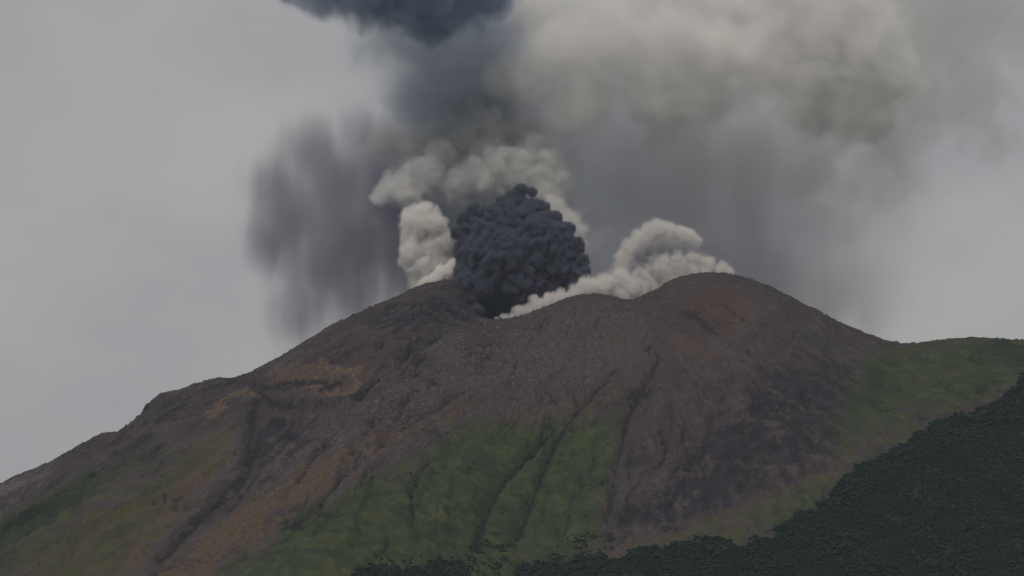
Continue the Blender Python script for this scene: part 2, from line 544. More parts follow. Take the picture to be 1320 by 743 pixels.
def ground_material():
    m, t = new_mat('volcano_slope')
    pos = t.node('ShaderNodeNewGeometry').outputs['Position']
    flow = t.attr('flow').outputs['Vector']
    stre = t.noise(t.scale(flow, (1 / 16, 1 / 110, 1)), 1.0, 5, .62)
    stre2 = t.noise(t.scale(flow, (1 / 5, 1 / 40, 1)), 1.0, 4, .6)
    big = t.noise(pos, 1 / 150, 4, .55)
    med = t.noise(pos, 1 / 26, 5, .6)
    fine = t.noise(pos, 1 / 6, 4, .65)
    grit = t.noise(pos, 1 / 2.6, 3, .6)

    def fray(name, amt=0.9, lo=.22, hi=.78):
        a = t.attr(name).outputs['Fac']
        n = t.math('ADD', t.math('MULTIPLY', t.math('SUBTRACT', med, .5), amt), t.math('MULTIPLY', t.math('SUBTRACT', stre, .5), amt * 1.1))
        n = t.math('ADD', n, t.math('MULTIPLY', t.math('SUBTRACT', fine, .5), amt * .7))
        ok = t.math('MULTIPLY', a, 4.0, clamp=True)
        return t.math('MULTIPLY', t.ramp(t.math('ADD', a, n), lo, hi), ok)
    rock = t.mix(t.ramp(big, .38, .62), (0.0525, 0.0433, 0.0484), (0.0688, 0.0578, 0.0618))
    rock = t.mix(t.math('MULTIPLY', t.ramp(stre, .44, .62), .7), rock, (0.0393, 0.0328, 0.0380))
    rock = t.mix(t.math('MULTIPLY', t.ramp(stre2, .5, .66), .6), rock, (0.0983, 0.0821, 0.0841))
    rock = t.mix(t.math('MULTIPLY', t.ramp(med, .48, .66), .55), rock, (0.0426, 0.0335, 0.0358))
    rock = t.mix(t.math('MULTIPLY', t.ramp(fine, .54, .66), .45), rock, (0.1024, 0.0867, 0.0888))
    # pale blocks among the rubble
    sc = t.attr('scree').outputs['Fac']
    rock = t.mix(t.math('MULTIPLY', t.math('MULTIPLY', sc, t.ramp(fine, .50, .62)), .65), rock, (0.1147, 0.0988, 0.1031))
    rock = t.mix(t.math('MULTIPLY', t.math('MULTIPLY', sc, t.ramp(grit, .58, .68)), .8), rock, (0.1720, 0.1520, 0.1586))
    rock = t.mix(t.math('MULTIPLY', t.ramp(grit, .42, .30), .6), rock, (0.0246, 0.0205, 0.0238))
    c = t.mix(t.math('MULTIPLY', fray('red', 1.4), .5), rock, t.mix(fine, (0.0795, 0.0506, 0.0409), (0.1035, 0.0650, 0.0506)))
    c = t.mix(t.math('MULTIPLY', fray('dark', 2.5), .9), c, t.mix(fine, (.019, .018, .023), (.034, .031, .036)))
    c = t.mix(t.math('MULTIPLY', fray('ochre', .9), .75), c, t.mix(t.ramp(fine, .4, .62), (.085, .066, .052), (.19, .128, .078)))
    c = t.mix(fray('band', .7), c, (0.0298, 0.0289, 0.0328))
    tan = t.mix(t.ramp(fine, .35, .65), (.066, .048, .033), (.115, .081, .052))
    c = t.mix(t.math('MULTIPLY', fray('tan', 1.2), .92), c, tan)
    gr = t.mix(t.ramp(med, .36, .66), (.027, .044, .022), (.061, .075, .033))
    gr = t.mix(t.math('MULTIPLY', t.ramp(fine, .45, .75), .6), gr, (0.0722, 0.0626, 0.0298))
    gr = t.mix(t.math('MULTIPLY', t.ramp(stre, .52, .7), .5), gr, (0.0231, 0.0289, 0.0144))
    c = t.mix(t.math('MULTIPLY', fray('grass', 1.3, .18, .92), .96), c, gr)
    c = t.mix(t.math('MULTIPLY', fray('gully', 1.1, .3, .75), .85), c, t.mix(fine, (.017, .020, .020), (.030, .032, .030)))
    c = t.mix(t.math('MULTIPLY', fray('leaf', 1.6), .9), c, t.mix(fine, (.016, .026, .018), (.030, .041, .024)))
    c = t.mix(t.math('MULTIPLY', fray('pale', 2.4, .55, .9), .5), c, (.15, .14, .145))
    fo = t.mix(fine, (0.0087, 0.0135, 0.0096), (0.0174, 0.0231, 0.0135))
    c = t.mix(fray('forest', .2, .42, .58), c, fo)
    b = t.node('ShaderNodeBsdfPrincipled')
    t.link(c, b.inputs['Base Color'])
    b.inputs['Roughness'].default_value = .95
    b.inputs['Specular IOR Level'].default_value = .1
    bump = t.node('ShaderNodeBump')
    bump.inputs['Strength'].default_value = .9
    bump.inputs['Distance'].default_value = 1.6
    t.link(t.math('ADD', t.math('ADD', fine, grit), t.math('MULTIPLY', stre2, 1.2)), bump.inputs['Height'])
    t.link(bump.outputs[0], b.inputs['Normal'])
    o = t.node('ShaderNodeOutputMaterial')
    t.link(b.outputs[0], o.inputs[0])
    return m


volcano = link('volcano', vol_me, ground_material())
tag(volcano, 'steep bare volcano cone of brown scree with grass on its lower flanks', 'volcano', kind='structure')

gm, t = new_mat('plain_ground')
b = t.node('ShaderNodeBsdfPrincipled')
pos = t.node('ShaderNodeNewGeometry').outputs['Position']
t.link(t.mix(t.noise(pos, 1 / 90, 5, .6), (.03, .045, .02), (.07, .08, .035)), b.inputs['Base Color'])
b.inputs['Roughness'].default_value = .95
o = t.node('ShaderNodeOutputMaterial')
t.link(b.outputs[0], o.inputs[0])
S = 16000.0
ground = link('ground', mesh_from('ground', np.array([(-S, -S, 0), (S, -S, 0), (S, S, 0), (-S, S, 0)]), np.array([[0, 1, 2, 3]]), False), gm)
tag(ground, 'green plain at the foot of the volcano', 'ground', kind='structure')

# ------------------------------------------------------------------ forest on the near ridge, shrubs, loose blocks


def blob(sub, rough, seed):
    bm_ = bmesh.new()
    bmesh.ops.create_icosphere(bm_, subdivisions=sub, radius=1.0)
    v = np.array([p.co[:] for p in bm_.verts])
    f = np.array([[q.index for q in p.verts] for p in bm_.faces])
    bm_.free()
    rg = np.random.default_rng(seed)
    return v * (1 + rough * rg.uniform(-1, 1, len(v)))[:, None], f


def scatter_mesh(name, x, y, z, rx, rz, kinds, seed):
    rg = np.random.default_rng(seed)
    vs_, fs_, tint, off = [], [], [], 0
    which = rg.integers(0, len(kinds), len(x))
    for k, (v, f) in enumerate(kinds):
        m = np.nonzero(which == k)[0]
        a = rg.uniform(0, 6.28, len(m))
        ca, sa = np.cos(a)[:, None], np.sin(a)[:, None]
        P = np.stack([(v[None, :, 0] * ca - v[None, :, 1] * sa) * rx[m, None] + x[m, None],
                      (v[None, :, 0] * sa + v[None, :, 1] * ca) * rx[m, None] + y[m, None],
                      v[None, :, 2] * rz[m, None] + z[m, None]], -1)
        vs_.append(P.reshape(-1, 3))
        fs_.append((f[None] + (np.arange(len(m)) * len(v))[:, None, None]).reshape(-1, 3) + off)
        tint.append(np.repeat(rg.uniform(0, 1, len(m)), len(v)))
        off += len(m) * len(v)
    me_ = mesh_from(name, np.concatenate(vs_), np.concatenate(fs_))
    ta = me_.attributes.new('tint', 'FLOAT', 'POINT')
    ta.data.foreach_set('value', np.concatenate(tint).astype(np.float32))
    return me_


def tint_mat(name, a, b, c):
    m_, t = new_mat(name)
    pos = t.node('ShaderNodeNewGeometry').outputs['Position']
    f = t.attr('tint').outputs['Fac']
    big_ = t.noise(pos, 1 / 70, 3, .55)
    col_ = t.mix(f, a, b)
    col_ = t.mix(t.math('MULTIPLY', t.ramp(big_, .45, .65), .6), col_, c)
    p = t.node('ShaderNodeBsdfPrincipled')
    t.link(col_, p.inputs['Base Color'])
    p.inputs['Roughness'].default_value = .9
    p.inputs['Specular IOR Level'].default_value = .15
    o_ = t.node('ShaderNodeOutputMaterial')
    t.link(p.outputs[0], o_.inputs['Surface'])
    return m_


from_x, to_x, from_y, to_y = -330.0, 1120.0, 4480.0, 5950.0
n_try = 150000
tx = rng.uniform(from_x, to_x, n_try)
ty = rng.uniform(from_y, to_y, n_try)


def lookup(A, x, y):
    i = np.clip(np.searchsorted(gx, x), 0, len(gx) - 1)
    j = np.clip(np.searchsorted(gy, y), 0, len(gy) - 1)
    return A[j, i]


fm = lookup(MASK['forest'], tx, ty)
tz = hsample(tx, ty)
qx_, qy_ = project(tx, ty, tz)
ok = (fm > rng.uniform(.18, .8, len(tx))) & (qx_ > -40) & (qx_ < 1380) & (qy_ < 800)
# only the slope that faces the camera
ok &= (hsample(tx, ty - 6) < tz + 2.0)
tx, ty, tz = tx[ok], ty[ok], tz[ok]
sz = (1.6 + 1.9 * rng.uniform(0, 1, len(tx)) ** 2) * (1 + .5 * fbm(tx / 70, ty / 70, 3, 301))
# gaps
gap = fbm(tx / 34, ty / 34, 3, 305)
k_ = gap > -.55
tx, ty, tz, sz = tx[k_], ty[k_], tz[k_], sz[k_]
crowns = [blob(1, .26, 900 + k) for k in range(12)]
forest = link('forest', scatter_mesh('forest', tx, ty, tz + sz * .35, sz, sz * .8, crowns, 311), tint_mat('forest_crowns', (.011, .023, .020), (.022, .037, .027), (.016, .031, .025)))
tag(forest, 'dark green forest covering the near ridge', 'forest', kind='stuff')

# shrubs: gully bottoms and the foot of the grass slope
n_try = 90000
bx = rng.uniform(-900, 320, n_try)
by = rng.uniform(4480, 5600, n_try)
g_ = lookup(GULLY, bx, by) * lookup(MASK['grass'], bx, by)
px_ = lookup(PX, bx, by)
py_ = lookup(PY, bx, by)
foot = np.maximum.reduce([soft_poly([(430, 760), (470, 728), (540, 722), (600, 712), (640, 690), (662, 700), (640, 760)], px_, py_, 10),
                          soft_poly([(690, 760), (700, 715), (745, 690), (790, 690), (790, 712), (740, 760)], px_, py_, 8)])
clump = sstep(-.1, .35, fbm(bx / 26, by / 26, 3, 331))
pr = np.clip(.14 * g_ * clump + .8 * foot * clump + .0012 * lookup(MASK['grass'], bx, by), 0, 1)
ok = (rng.uniform(0, 1, n_try) < pr) & (py_ < 780) & (px_ > -30)
bx, by = bx[ok], by[ok]
bz = hsample(bx, by)
fz = lookup(np.zeros_like(GX), bx, by)
bs = rng.uniform(1.2, 3.0, len(bx)) * (1 + .5 * np.clip(lookup(GULLY, bx, by), 0, 1))
bushes = [blob(2, .22, 950 + k) for k in range(5)]
shrubs = link('shrubs', scatter_mesh('shrubs', bx, by, bz + bs * .3, bs, bs * .8, bushes, 341), tint_mat('shrub_leaves', (.016, .023, .016), (.036, .042, .023), (.026, .034, .022)))
tag(shrubs, 'dark shrubs in the gullies and at the foot of the grass slope', 'shrubs', kind='stuff')

# loose blocks on the scree
n_try = 60000
rx_ = rng.uniform(-700, 620, n_try)
ry_ = rng.uniform(4900, 5995, n_try)
pr = lookup(MASK['scree'], rx_, ry_) * .45 + .03 * sstep(560, 420, lookup(PY, rx_, ry_))
pr = pr * sstep(-.25, .3, fbm(rx_ / 40, ry_ / 40, 3, 351)) * (1 - lookup(MASK['grass'], rx_, ry_))
ok = rng.uniform(0, 1, n_try) < pr
rx_, ry_ = rx_[ok], ry_[ok]
rs = .7 + 1.5 * rng.uniform(0, 1, len(rx_)) ** 3
rs = np.where(rng.uniform(0, 1, len(rx_)) > .995, rs * 1.8, rs)
stones = [blob(1, .3, 980 + k) for k in range(6)]
boulders = link('boulders', scatter_mesh('boulders', rx_, ry_, hsample(rx_, ry_) + rs * .25, rs, rs * .8, stones, 361), tint_mat('boulder_stone', (.085, .078, .082), (.24, .23, .235), (.13, .12, .125)))
tag(boulders, 'pale boulders strewn over the upper scree', 'boulders', kind='stuff')

# ------------------------------------------------------------------ eruption clouds
TMP = bpy.data.objects.new


def ico(sub):
    bm_ = bmesh.new()
    bmesh.ops.create_icosphere(bm_, subdivisions=sub, radius=1.0)
    v = np.array([p.co[:] for p in bm_.verts])
    f = np.array([[q.index for q in p.verts] for p in bm_.faces])
    bm_.free()
    return v, f


ICO = {s: ico(s) for s in (1, 2, 3, 4)}


def puffs(spheres, levels, seed, squash=1.0, lift=0.0):
    """grow smaller billows on the surface of each billow; returns n x 4 (x, y, z, r)"""
    rg = np.random.default_rng(seed)
    allp = [np.array(spheres, float)]
    par = allp[0]
    for (n, lo, hi, out) in levels:
        kids = []
        for k, (x, y, z, r) in enumerate(par):
            d = rg.normal(size=(n, 3))
            d /= np.linalg.norm(d, axis=1)[:, None]
            d[:, 2] += lift
            d[:, 1] *= squash
            rr = r * rg.uniform(lo, hi, n)
            c = np.array([x, y, z]) + d * (r * out)
            dist = np.linalg.norm(c[:, None] - par[None, :, :3], axis=2) / par[None, :, 3]
            dist[:, k] = 9
            keep = dist.min(axis=1) > 0.82
            kids.append(np.concatenate([c[keep], rr[keep, None]], 1))
        par = np.concatenate(kids)
        allp.append(par)
    return np.concatenate(allp)


def worley(p, seed):
    """distance to the nearest feature point of a jittered lattice, n x 3 points"""
    ci = np.floor(p).astype(np.int64)
    best = np.full(len(p), 9.0)
    for a in (-1, 0, 1):
        for b_ in (-1, 0, 1):
            for c in (-1, 0, 1):
                q = ci + np.array([a, b_, c])
                o = np.stack([_hash(q[:, 0], q[:, 1], q[:, 2], seed + s) / 4294967296.0 for s in (1, 2, 3)], 1)
                best = np.minimum(best, ((q + o - p) ** 2).sum(1))
    return np.sqrt(best)


def hull(name, sph, voxel, bumps=(), smooth=2, seed=1):
    """closed lumpy skin round a set of billows"""
    vs_, fs_, off = [], [], 0
    for (x, y, z, r) in sph:
        s = 3 if r > 7 * voxel else (2 if r > 2.2 * voxel else 1)
        v, f = ICO[s]
        vs_.append(v * r + np.array([x, y, z]))
        fs_.append(f + off)
        off += len(v)
    c0 = np.array(sph)[:, :3].mean(0)
    me_ = mesh_from(name, np.concatenate(vs_) - c0, np.concatenate(fs_))
    ob = bpy.data.objects.new(name + '_raw', me_)
    COL.objects.link(ob)
    md = ob.modifiers.new('r', 'REMESH')
    md.mode = 'VOXEL'
    md.voxel_size = voxel
    md.use_smooth_shade = True
    if smooth:
        ms = ob.modifiers.new('s', 'SMOOTH')
        ms.factor, ms.iterations = .5, smooth
    dg = bpy.context.evaluated_depsgraph_get()
    out = bpy.data.meshes.new_from_object(ob.evaluated_get(dg))
    bpy.data.objects.remove(ob)
    bpy.data.meshes.remove(me_)
    out.name = name
    if bumps:
        n = len(out.vertices)
        co = np.empty(n * 3, np.float32)
        no = np.empty(n * 3, np.float32)
        out.vertices.foreach_get('co', co)
        out.vertex_normals.foreach_get('vector', no)
        co, no = co.reshape(-1, 3).astype(float), no.reshape(-1, 3)
        d = 0
        for k, (size, amp) in enumerate(bumps):
            w = worley(co / size, seed + 13 * k)
            d = d + amp * (0.55 - np.minimum(w, 1.1) ** 2)
        co = co + no * d[:, None]
        out.vertices.foreach_set('co', co.astype(np.float32).ravel())
        out.update()
    out.polygons.foreach_set('use_smooth', np.ones(len(out.polygons), dtype=bool))
    return out, Vector(c0)


def pxs(lst):
    """(px, py, radius px, distance) -> (x, y, z, radius m)"""
    o_ = []
    for px_, py_, r_, Y_ in lst:
        x, y, z = at(px_, py_, Y_)
        o_.append((float(x), float(y), float(z), r_ * Y_ / FOC))
    return o_


def smoke(name, col, dens, scale=None, lo=.35, hi=.6, stretch=(1, 1, 1), detail=4, rough=.55, floor=0.0, step=1.0, dist=0.0, skin=None, cover=(0, .03), fades=(), cover_scale=1 / 40):
    """smoke that fills a skin; skin is the colour of the nearly clear film on its hull, cover how much of the film is closed
    fades: (axis, coordinate where the smoke ends, coordinate where it is full, waviness)"""
    m_, t = new_mat(name)
    pos = t.node('ShaderNodeNewGeometry').outputs['Position']
    pv_ = t.node('ShaderNodeVolumePrincipled')
    pv_.inputs['Color'].default_value = (*col, 1)

    def fade(r_):
        if not fades:
            return r_
        big_ = t.noise(pos, 1 / 130, 3, .55)
        sx_ = t.node('ShaderNodeSeparateXYZ')
        t.link(pos, sx_.inputs[0])
        for (axis, e0, e1, wob_) in fades:
            c_ = t.math('ADD', sx_.outputs[axis], t.math('MULTIPLY', t.math('SUBTRACT', big_, .5), wob_))
            nd = t.node('ShaderNodeMapRange', interpolation_type='SMOOTHSTEP')
            t.link(c_, nd.inputs[0])
            nd.inputs[1].default_value, nd.inputs[2].default_value = min(e0, e1), max(e0, e1)
            if e0 > e1:
                nd.inputs[3].default_value, nd.inputs[4].default_value = 1.0, 0.0
            r_ = t.math('MULTIPLY', r_, nd.outputs[0])
        return r_
    if scale:
        n = t.noise(t.scale(pos, stretch), scale, detail, rough, dist)
        t.link(fade(t.math('ADD', t.math('MULTIPLY', t.ramp(n, lo, hi), dens), floor)), pv_.inputs['Density'])
    else:
        pv_.inputs['Density'].default_value = dens
    o_ = t.node('ShaderNodeOutputMaterial')
    t.link(pv_.outputs[0], o_.inputs['Volume'])
    if skin:
        d_ = t.node('ShaderNodeBsdfDiffuse')
        d_.inputs['Color'].default_value = (*skin, 1)
        tr = t.node('ShaderNodeBsdfTransparent')
        mx = t.node('ShaderNodeMixShader')
        nd = t.node('ShaderNodeMapRange', interpolation_type='SMOOTHSTEP')
        t.link(t.noise(pos, cover_scale, 5, .6, .3), nd.inputs[0])
        nd.inputs[1].default_value, nd.inputs[2].default_value = .38, .66
        nd.inputs[3].default_value, nd.inputs[4].default_value = cover
        t.link(fade(nd.outputs[0]), mx.inputs[0])
        t.link(tr.outputs[0], mx.inputs[1])
        t.link(d_.outputs[0], mx.inputs[2])
        t.link(mx.outputs[0], o_.inputs['Surface'])
    m_.cycles.volume_step_rate = step
    return m_


def smoke(name, col, dens, scale=None, lo=.35, hi=.6, stretch=(1, 1, 1), detail=4, rough=.55, floor=0.0, step=1.0, dist=0.0, skin=None, cover=(0, .03), fades=(), cover_scale=1 / 40):
    """smoke that fills a skin; skin is the colour of the nearly clear film on its hull, cover how much of the film is closed
    fades: (axis, coordinate where the smoke ends, coordinate where it is full, waviness)"""
    m_, t = new_mat(name)
    pos = t.node('ShaderNodeNewGeometry').outputs['Position']
    pv_ = t.node('ShaderNodeVolumePrincipled')
    pv_.inputs['Color'].default_value = (*col, 1)

    def fade(r_):
        if not fades:
            return r_
        big_ = t.noise(pos, 1 / 130, 3, .55)
        sx_ = t.node('ShaderNodeSeparateXYZ')
        t.link(pos, sx_.inputs[0])
        for (axis, e0, e1, wob_) in fades:
            c_ = t.math('ADD', sx_.outputs[axis], t.math('MULTIPLY', t.math('SUBTRACT', big_, .5), wob_))
            nd = t.node('ShaderNodeMapRange', interpolation_type='SMOOTHSTEP')
            t.link(c_, nd.inputs[0])
            nd.inputs[1].default_value, nd.inputs[2].default_value = min(e0, e1), max(e0, e1)
            if e0 > e1:
                nd.inputs[3].default_value, nd.inputs[4].default_value = 1.0, 0.0
            r_ = t.math('MULTIPLY', r_, nd.outputs[0])
        return r_
    if scale:
        n = t.noise(t.scale(pos, stretch), scale, detail, rough, dist)
        t.link(fade(t.math('ADD', t.math('MULTIPLY', t.ramp(n, lo, hi), dens), floor)), pv_.inputs['Density'])
    else:
        pv_.inputs['Density'].default_value = dens
    o_ = t.node('ShaderNodeOutputMaterial')
    t.link(pv_.outputs[0], o_.inputs['Volume'])
    if skin:
        d_ = t.node('ShaderNodeBsdfDiffuse')
        d_.inputs['Color'].default_value = (*skin, 1)
        tr = t.node('ShaderNodeBsdfTransparent')
        mx = t.node('ShaderNodeMixShader')
        nd = t.node('ShaderNodeMapRange', interpolation_type='SMOOTHSTEP')
        t.link(t.noise(pos, cover_scale, 5, .6, .3), nd.inputs[0])
        nd.inputs[1].default_value, nd.inputs[2].default_value = .38, .66
        nd.inputs[3].default_value, nd.inputs[4].default_value = cover
        t.link(fade(nd.outputs[0]), mx.inputs[0])
        t.link(tr.outputs[0], mx.inputs[1])
        t.link(d_.outputs[0], mx.inputs[2])
        t.link(mx.outputs[0], o_.inputs['Surface'])
    m_.cycles.volume_step_rate = step
    return m_


def ash_skin(name, a, b, scale):
    m_, t = new_mat(name)
    pos = t.node('ShaderNodeNewGeometry').outputs['Position']
    n = t.noise(pos, scale, 5, .6, .4)
    p = t.node('ShaderNodeBsdfDiffuse')
    t.link(t.mix(t.ramp(n, .34, .66), a, b), p.inputs['Color'])
    o_ = t.node('ShaderNodeOutputMaterial')
    t.link(p.outputs[0], o_.inputs['Surface'])
    return m_


def place(name, hm_, mat, parent=None):
    me_, c0 = hm_
    o_ = link(name, me_, mat, parent)
    o_.location = c0 - (parent.location if parent else Vector((0, 0, 0)))
    return o_


def grow(sph_, f, add):
    q = np.array(sph_).copy()
    q[:, 3] = np.maximum(q[:, 3] * f + add, .5)
    return q


def cloud(name, lst, mat, levels, voxel, bumps, seed, sm=2, label=None, cat=None, group=None, kind=None, parent=None, shrink=.84):
    base_ = pxs(lst)
    base_ = [(x, y, z, r * shrink) for x, y, z, r in base_]
    o_ = place(name, hull(name, puffs(base_, levels, seed), voxel, bumps, sm, seed), mat, parent)
    return tag(o_, label, cat, group, kind)


class GN(NT):
    """the same node shorthand for a geometry node tree"""

    def __init__(self, tree):
        self.t = tree
        self.n = tree.nodes


def field_cloud(name, lst, col, dens, seed, scale, amp, width, stretch=(1, 1, 1), detail=6, rough=.58, dist=.5, voxel=6.0, film=(.3, .3, .3), cover=.008, fades=(), label=None, cat=None, group=None, kind=None, bias=0.0, parent=None, rate=2.5, merge=.18, spheres=None):
    """a soft cloud: smoke thickens towards the middle of each billow and is torn by turbulence at its edge"""
    base_ = spheres if spheres is not None else pxs(lst)
    # unseen, nearly clear surface that gives the smoke hull a skin
    fm_, t = new_mat(name + '_film')
    df = t.node('ShaderNodeBsdfDiffuse')
    df.inputs['Color'].default_value = (*film, 1)
    tr = t.node('ShaderNodeBsdfTransparent')
    mx = t.node('ShaderNodeMixShader')
    mx.inputs[0].default_value = cover
    t.link(tr.outputs[0], mx.inputs[1])
    t.link(df.outputs[0], mx.inputs[2])
    o_ = t.node('ShaderNodeOutputMaterial')
    t.link(mx.outputs[0], o_.inputs['Surface'])
    # the smoke itself
    m_, t = new_mat(name + '_smoke')
    pv_ = t.node('ShaderNodeVolumePrincipled')
    pv_.inputs['Color'].default_value = (*col, 1)
    pv_.inputs['Density'].default_value = dens
    o_ = t.node('ShaderNodeOutputMaterial')
    t.link(pv_.outputs[0], o_.inputs['Volume'])
    m_.cycles.volume_step_rate = rate
    hm_ = hull(name, grow(base_, 1.0 + .09 * amp, 0.0), 14.0 if max(q[3] for q in base_) > 60 else 7.0, (), 3, seed)
    ob = place(name, hm_, fm_, parent)
    org = hm_[1]
    co = np.empty(len(hm_[0].vertices) * 3, np.float32)
    hm_[0].vertices.foreach_get('co', co)
    co = co.reshape(-1, 3)
    lo_, hi_ = co.min(0), co.max(0)
    tree = bpy.data.node_groups.new(name + '_density', 'GeometryNodeTree')
    tree.interface.new_socket('Geometry', in_out='INPUT', socket_type='NodeSocketGeometry')
    tree.interface.new_socket('Geometry', in_out='OUTPUT', socket_type='NodeSocketGeometry')
    t = GN(tree)
    gi, go = t.node('NodeGroupInput'), t.node('NodeGroupOutput')
    ad = t.node('ShaderNodeVectorMath', operation='ADD')
    t.link(t.node('GeometryNodeInputPosition').outputs[0], ad.inputs[0])
    ad.inputs[1].default_value = org
    pos = ad.outputs[0]
    st_ = t.node('ShaderNodeVectorMath', operation='MULTIPLY')
    t.link(pos, st_.inputs[0])
    st_.inputs[1].default_value = stretch
    n = t.noise(st_.outputs[0], scale, detail, rough, dist)
    s_ = None
    for (x, y, z, r) in base_:
        vd = t.node('ShaderNodeVectorMath', operation='DISTANCE')
        t.link(pos, vd.inputs[0])
        vd.inputs[1].default_value = (x, y, z)
        q = t.math('MULTIPLY_ADD', vd.outputs['Value'], -1.0 / r, 1.0)
        s_ = q if s_ is None else (t.math('SMOOTH_MAX', s_, q, merge) if merge else t.math('MAXIMUM', s_, q))
    v_ = t.math('ADD', t.math('MULTIPLY_ADD', n, amp, -.5 * amp), s_)
    d_ = t.ramp(v_, bias, bias + width)
    # nothing outside the skin
    d_ = t.math('MULTIPLY', d_, t.ramp(s_, -.09 * amp, -.05 * amp + .02))
    if fades:
        sx_ = t.node('ShaderNodeSeparateXYZ')
        t.link(pos, sx_.inputs[0])
        for (axis, e0, e1, wob_) in fades:
            c_ = t.math('ADD', sx_.outputs[axis], t.math('MULTIPLY', t.math('SUBTRACT', n, .5), wob_))
            nd = t.node('ShaderNodeMapRange', interpolation_type='SMOOTHSTEP')
            t.link(c_, nd.inputs[0])
            nd.inputs[1].default_value, nd.inputs[2].default_value = min(e0, e1), max(e0, e1)
            if e0 > e1:
                nd.inputs[3].default_value, nd.inputs[4].default_value = 1.0, 0.0
            d_ = t.math('MULTIPLY', d_, nd.outputs[0])
    vc = t.node('GeometryNodeVolumeCube')
    t.link(d_, vc.inputs['Density'])
    vc.inputs['Min'].default_value = [float(q) for q in lo_]
    vc.inputs['Max'].default_value = [float(q) for q in hi_]
    for ax, nm in enumerate(('Resolution X', 'Resolution Y', 'Resolution Z')):
        vc.inputs[nm].default_value = int(max(8, (hi_[ax] - lo_[ax]) / voxel))
    sm_ = t.node('GeometryNodeSetMaterial')
    sm_.inputs['Material'].default_value = m_
    t.link(vc.outputs[0], sm_.inputs[0])
    t.link(sm_.outputs[0], go.inputs[0])
    vo = bpy.data.objects.new('smoke', bpy.data.volumes.new('smoke'))
    COL.objects.link(vo)
    vo.parent = ob
    vo.data.materials.append(m_)
    md = vo.modifiers.new('density', 'NODES')
    md.node_group = tree
    return tag(ob, label, cat, group, kind)


BIG = 'billows of the big plume'
RIM = 'pale puffs on the crater rim'
DARK = ash_skin('dark_ash', (.037, .039, .050), (.080, .079, .090), 1 / 60)

# --- the dark column out of the crater
YCOL = 6125.0
base = pxs([(632, 388, 26, YCOL + 10), (618, 352, 22, YCOL), (650, 374, 32, YCOL), (690, 358, 34, YCOL), (722, 354, 22, YCOL - 10), (742, 361, 14, YCOL - 20), (753, 365, 9, YCOL - 25),
            (605, 318, 15, YCOL), (603, 340, 13, YCOL), (630, 306, 29, YCOL + 10), (668, 306, 42, YCOL + 15), (708, 316, 28, YCOL), (733, 328, 12, YCOL), (736, 344, 11, YCOL - 10),
            (601, 296, 11, YCOL + 10), (608, 281, 9, YCOL + 10), (620, 277, 11, YCOL + 10), (638, 278, 14, YCOL + 10), (664, 270, 17, YCOL + 20), (686, 272, 15, YCOL + 20), (704, 284, 13, YCOL + 10), (719, 297, 12, YCOL), (731, 309, 9, YCOL),
            (660, 256, 10, YCOL + 15), (671, 245, 8, YCOL + 15), (686, 248, 6, YCOL + 15), (648, 263, 10, YCOL + 10), (699, 268, 9, YCOL + 15), (611, 271, 9, YCOL + 10), (597, 284, 9, YCOL + 10), (590, 300, 9, YCOL), (594, 322, 10, YCOL), (743, 317, 10, YCOL), (748, 336, 10, YCOL - 5), (753, 353, 9, YCOL - 15), (733, 294, 8, YCOL + 5), (714, 282, 9, YCOL + 5), (640, 334, 42, YCOL), (690, 324, 40, YCOL - 15), (640, 344, 24, YCOL - 45), (622, 326, 17, YCOL - 42), (656, 312, 19, YCOL - 44), (688, 302, 20, YCOL - 45), (712, 318, 16, YCOL - 40), (690, 336, 19, YCOL - 52), (668, 286, 15, YCOL - 25), (670, 364, 28, YCOL - 40), (712, 344, 19, YCOL - 40), (660, 330, 24, YCOL - 62), (625, 370, 20, YCOL - 40), (700, 376, 18, YCOL - 35), (600, 366, 13, YCOL - 45), (604, 386, 11, YCOL - 50), (613, 402, 10, YCOL - 60), (596, 352, 10, YCOL - 30)])
KD = [(26, .18, .40, .86)]
sph = puffs(base, KD, 3)
column = place('ash_column', hull('ash_column', puffs(grow(base, .68, 0), KD + [(14, .26, .48, .84)], 3), 2.4, ((16, 2.2), (8, 1.6)), 2, 5), DARK)
tag(column, 'dense dark grey cauliflower column of ash boiling out of the crater', 'ash cloud')
front_ = sph[sph[:, 1] < YCOL + 25]
sph2 = grow(np.concatenate([np.array(base), front_[len(base):]]) if len(front_) > len(base) else sph, 1.12, 1.0)
sph2 = sph2[sph2[:, 3] > 5.0]
field_cloud('boiling_ash', None, (.21, .22, .285), .26, 5, 1 / 19, 2.1, .28, rough=.66, dist=.35, voxel=2.1, rate=1.6, film=(.06, .06, .07), cover=.01, parent=column, merge=0, spheres=[tuple(q) for q in sph2])

# --- pale steam left of it
YL = 6230.0
field_cloud('steam_plume', [(545, 284, 26, YL), (532, 284, 19, YL), (557, 294, 25, YL), (568, 306, 20, YL), (540, 302, 27, YL + 5), (560, 320, 27, YL), (534, 326, 23, YL), (548, 346, 26, YL), (527, 334, 15, YL), (574, 320, 15, YL), (564, 340, 23, YL), (550, 368, 25, YL), (556, 358, 22, YL), (546, 274, 15, YL)],
            (.975, .965, .948), .12, 11, 1 / 30, 1.8, .40, rough=.66, dist=.5, voxel=2.6, rate=2.0, film=(.6, .58, .55), label='upright cream white puff of steam left of the dark column', cat='steam cloud', group=RIM)
field_cloud('steam_bank', [(552, 365, 11, YL - 70), (562, 361, 14, YL - 70), (573, 355, 16, YL - 70), (583, 350, 15, YL - 70), (586, 340, 9, YL - 70), (588, 356, 11, YL - 70)],
            (.99, .98, .96), .20, 13, 1 / 20, 1.3, .28, voxel=2.2, rate=2.0, film=(.6, .58, .55), label='small bright wedge of steam hugging the rim under the upright white puff', cat='steam cloud', group=RIM)

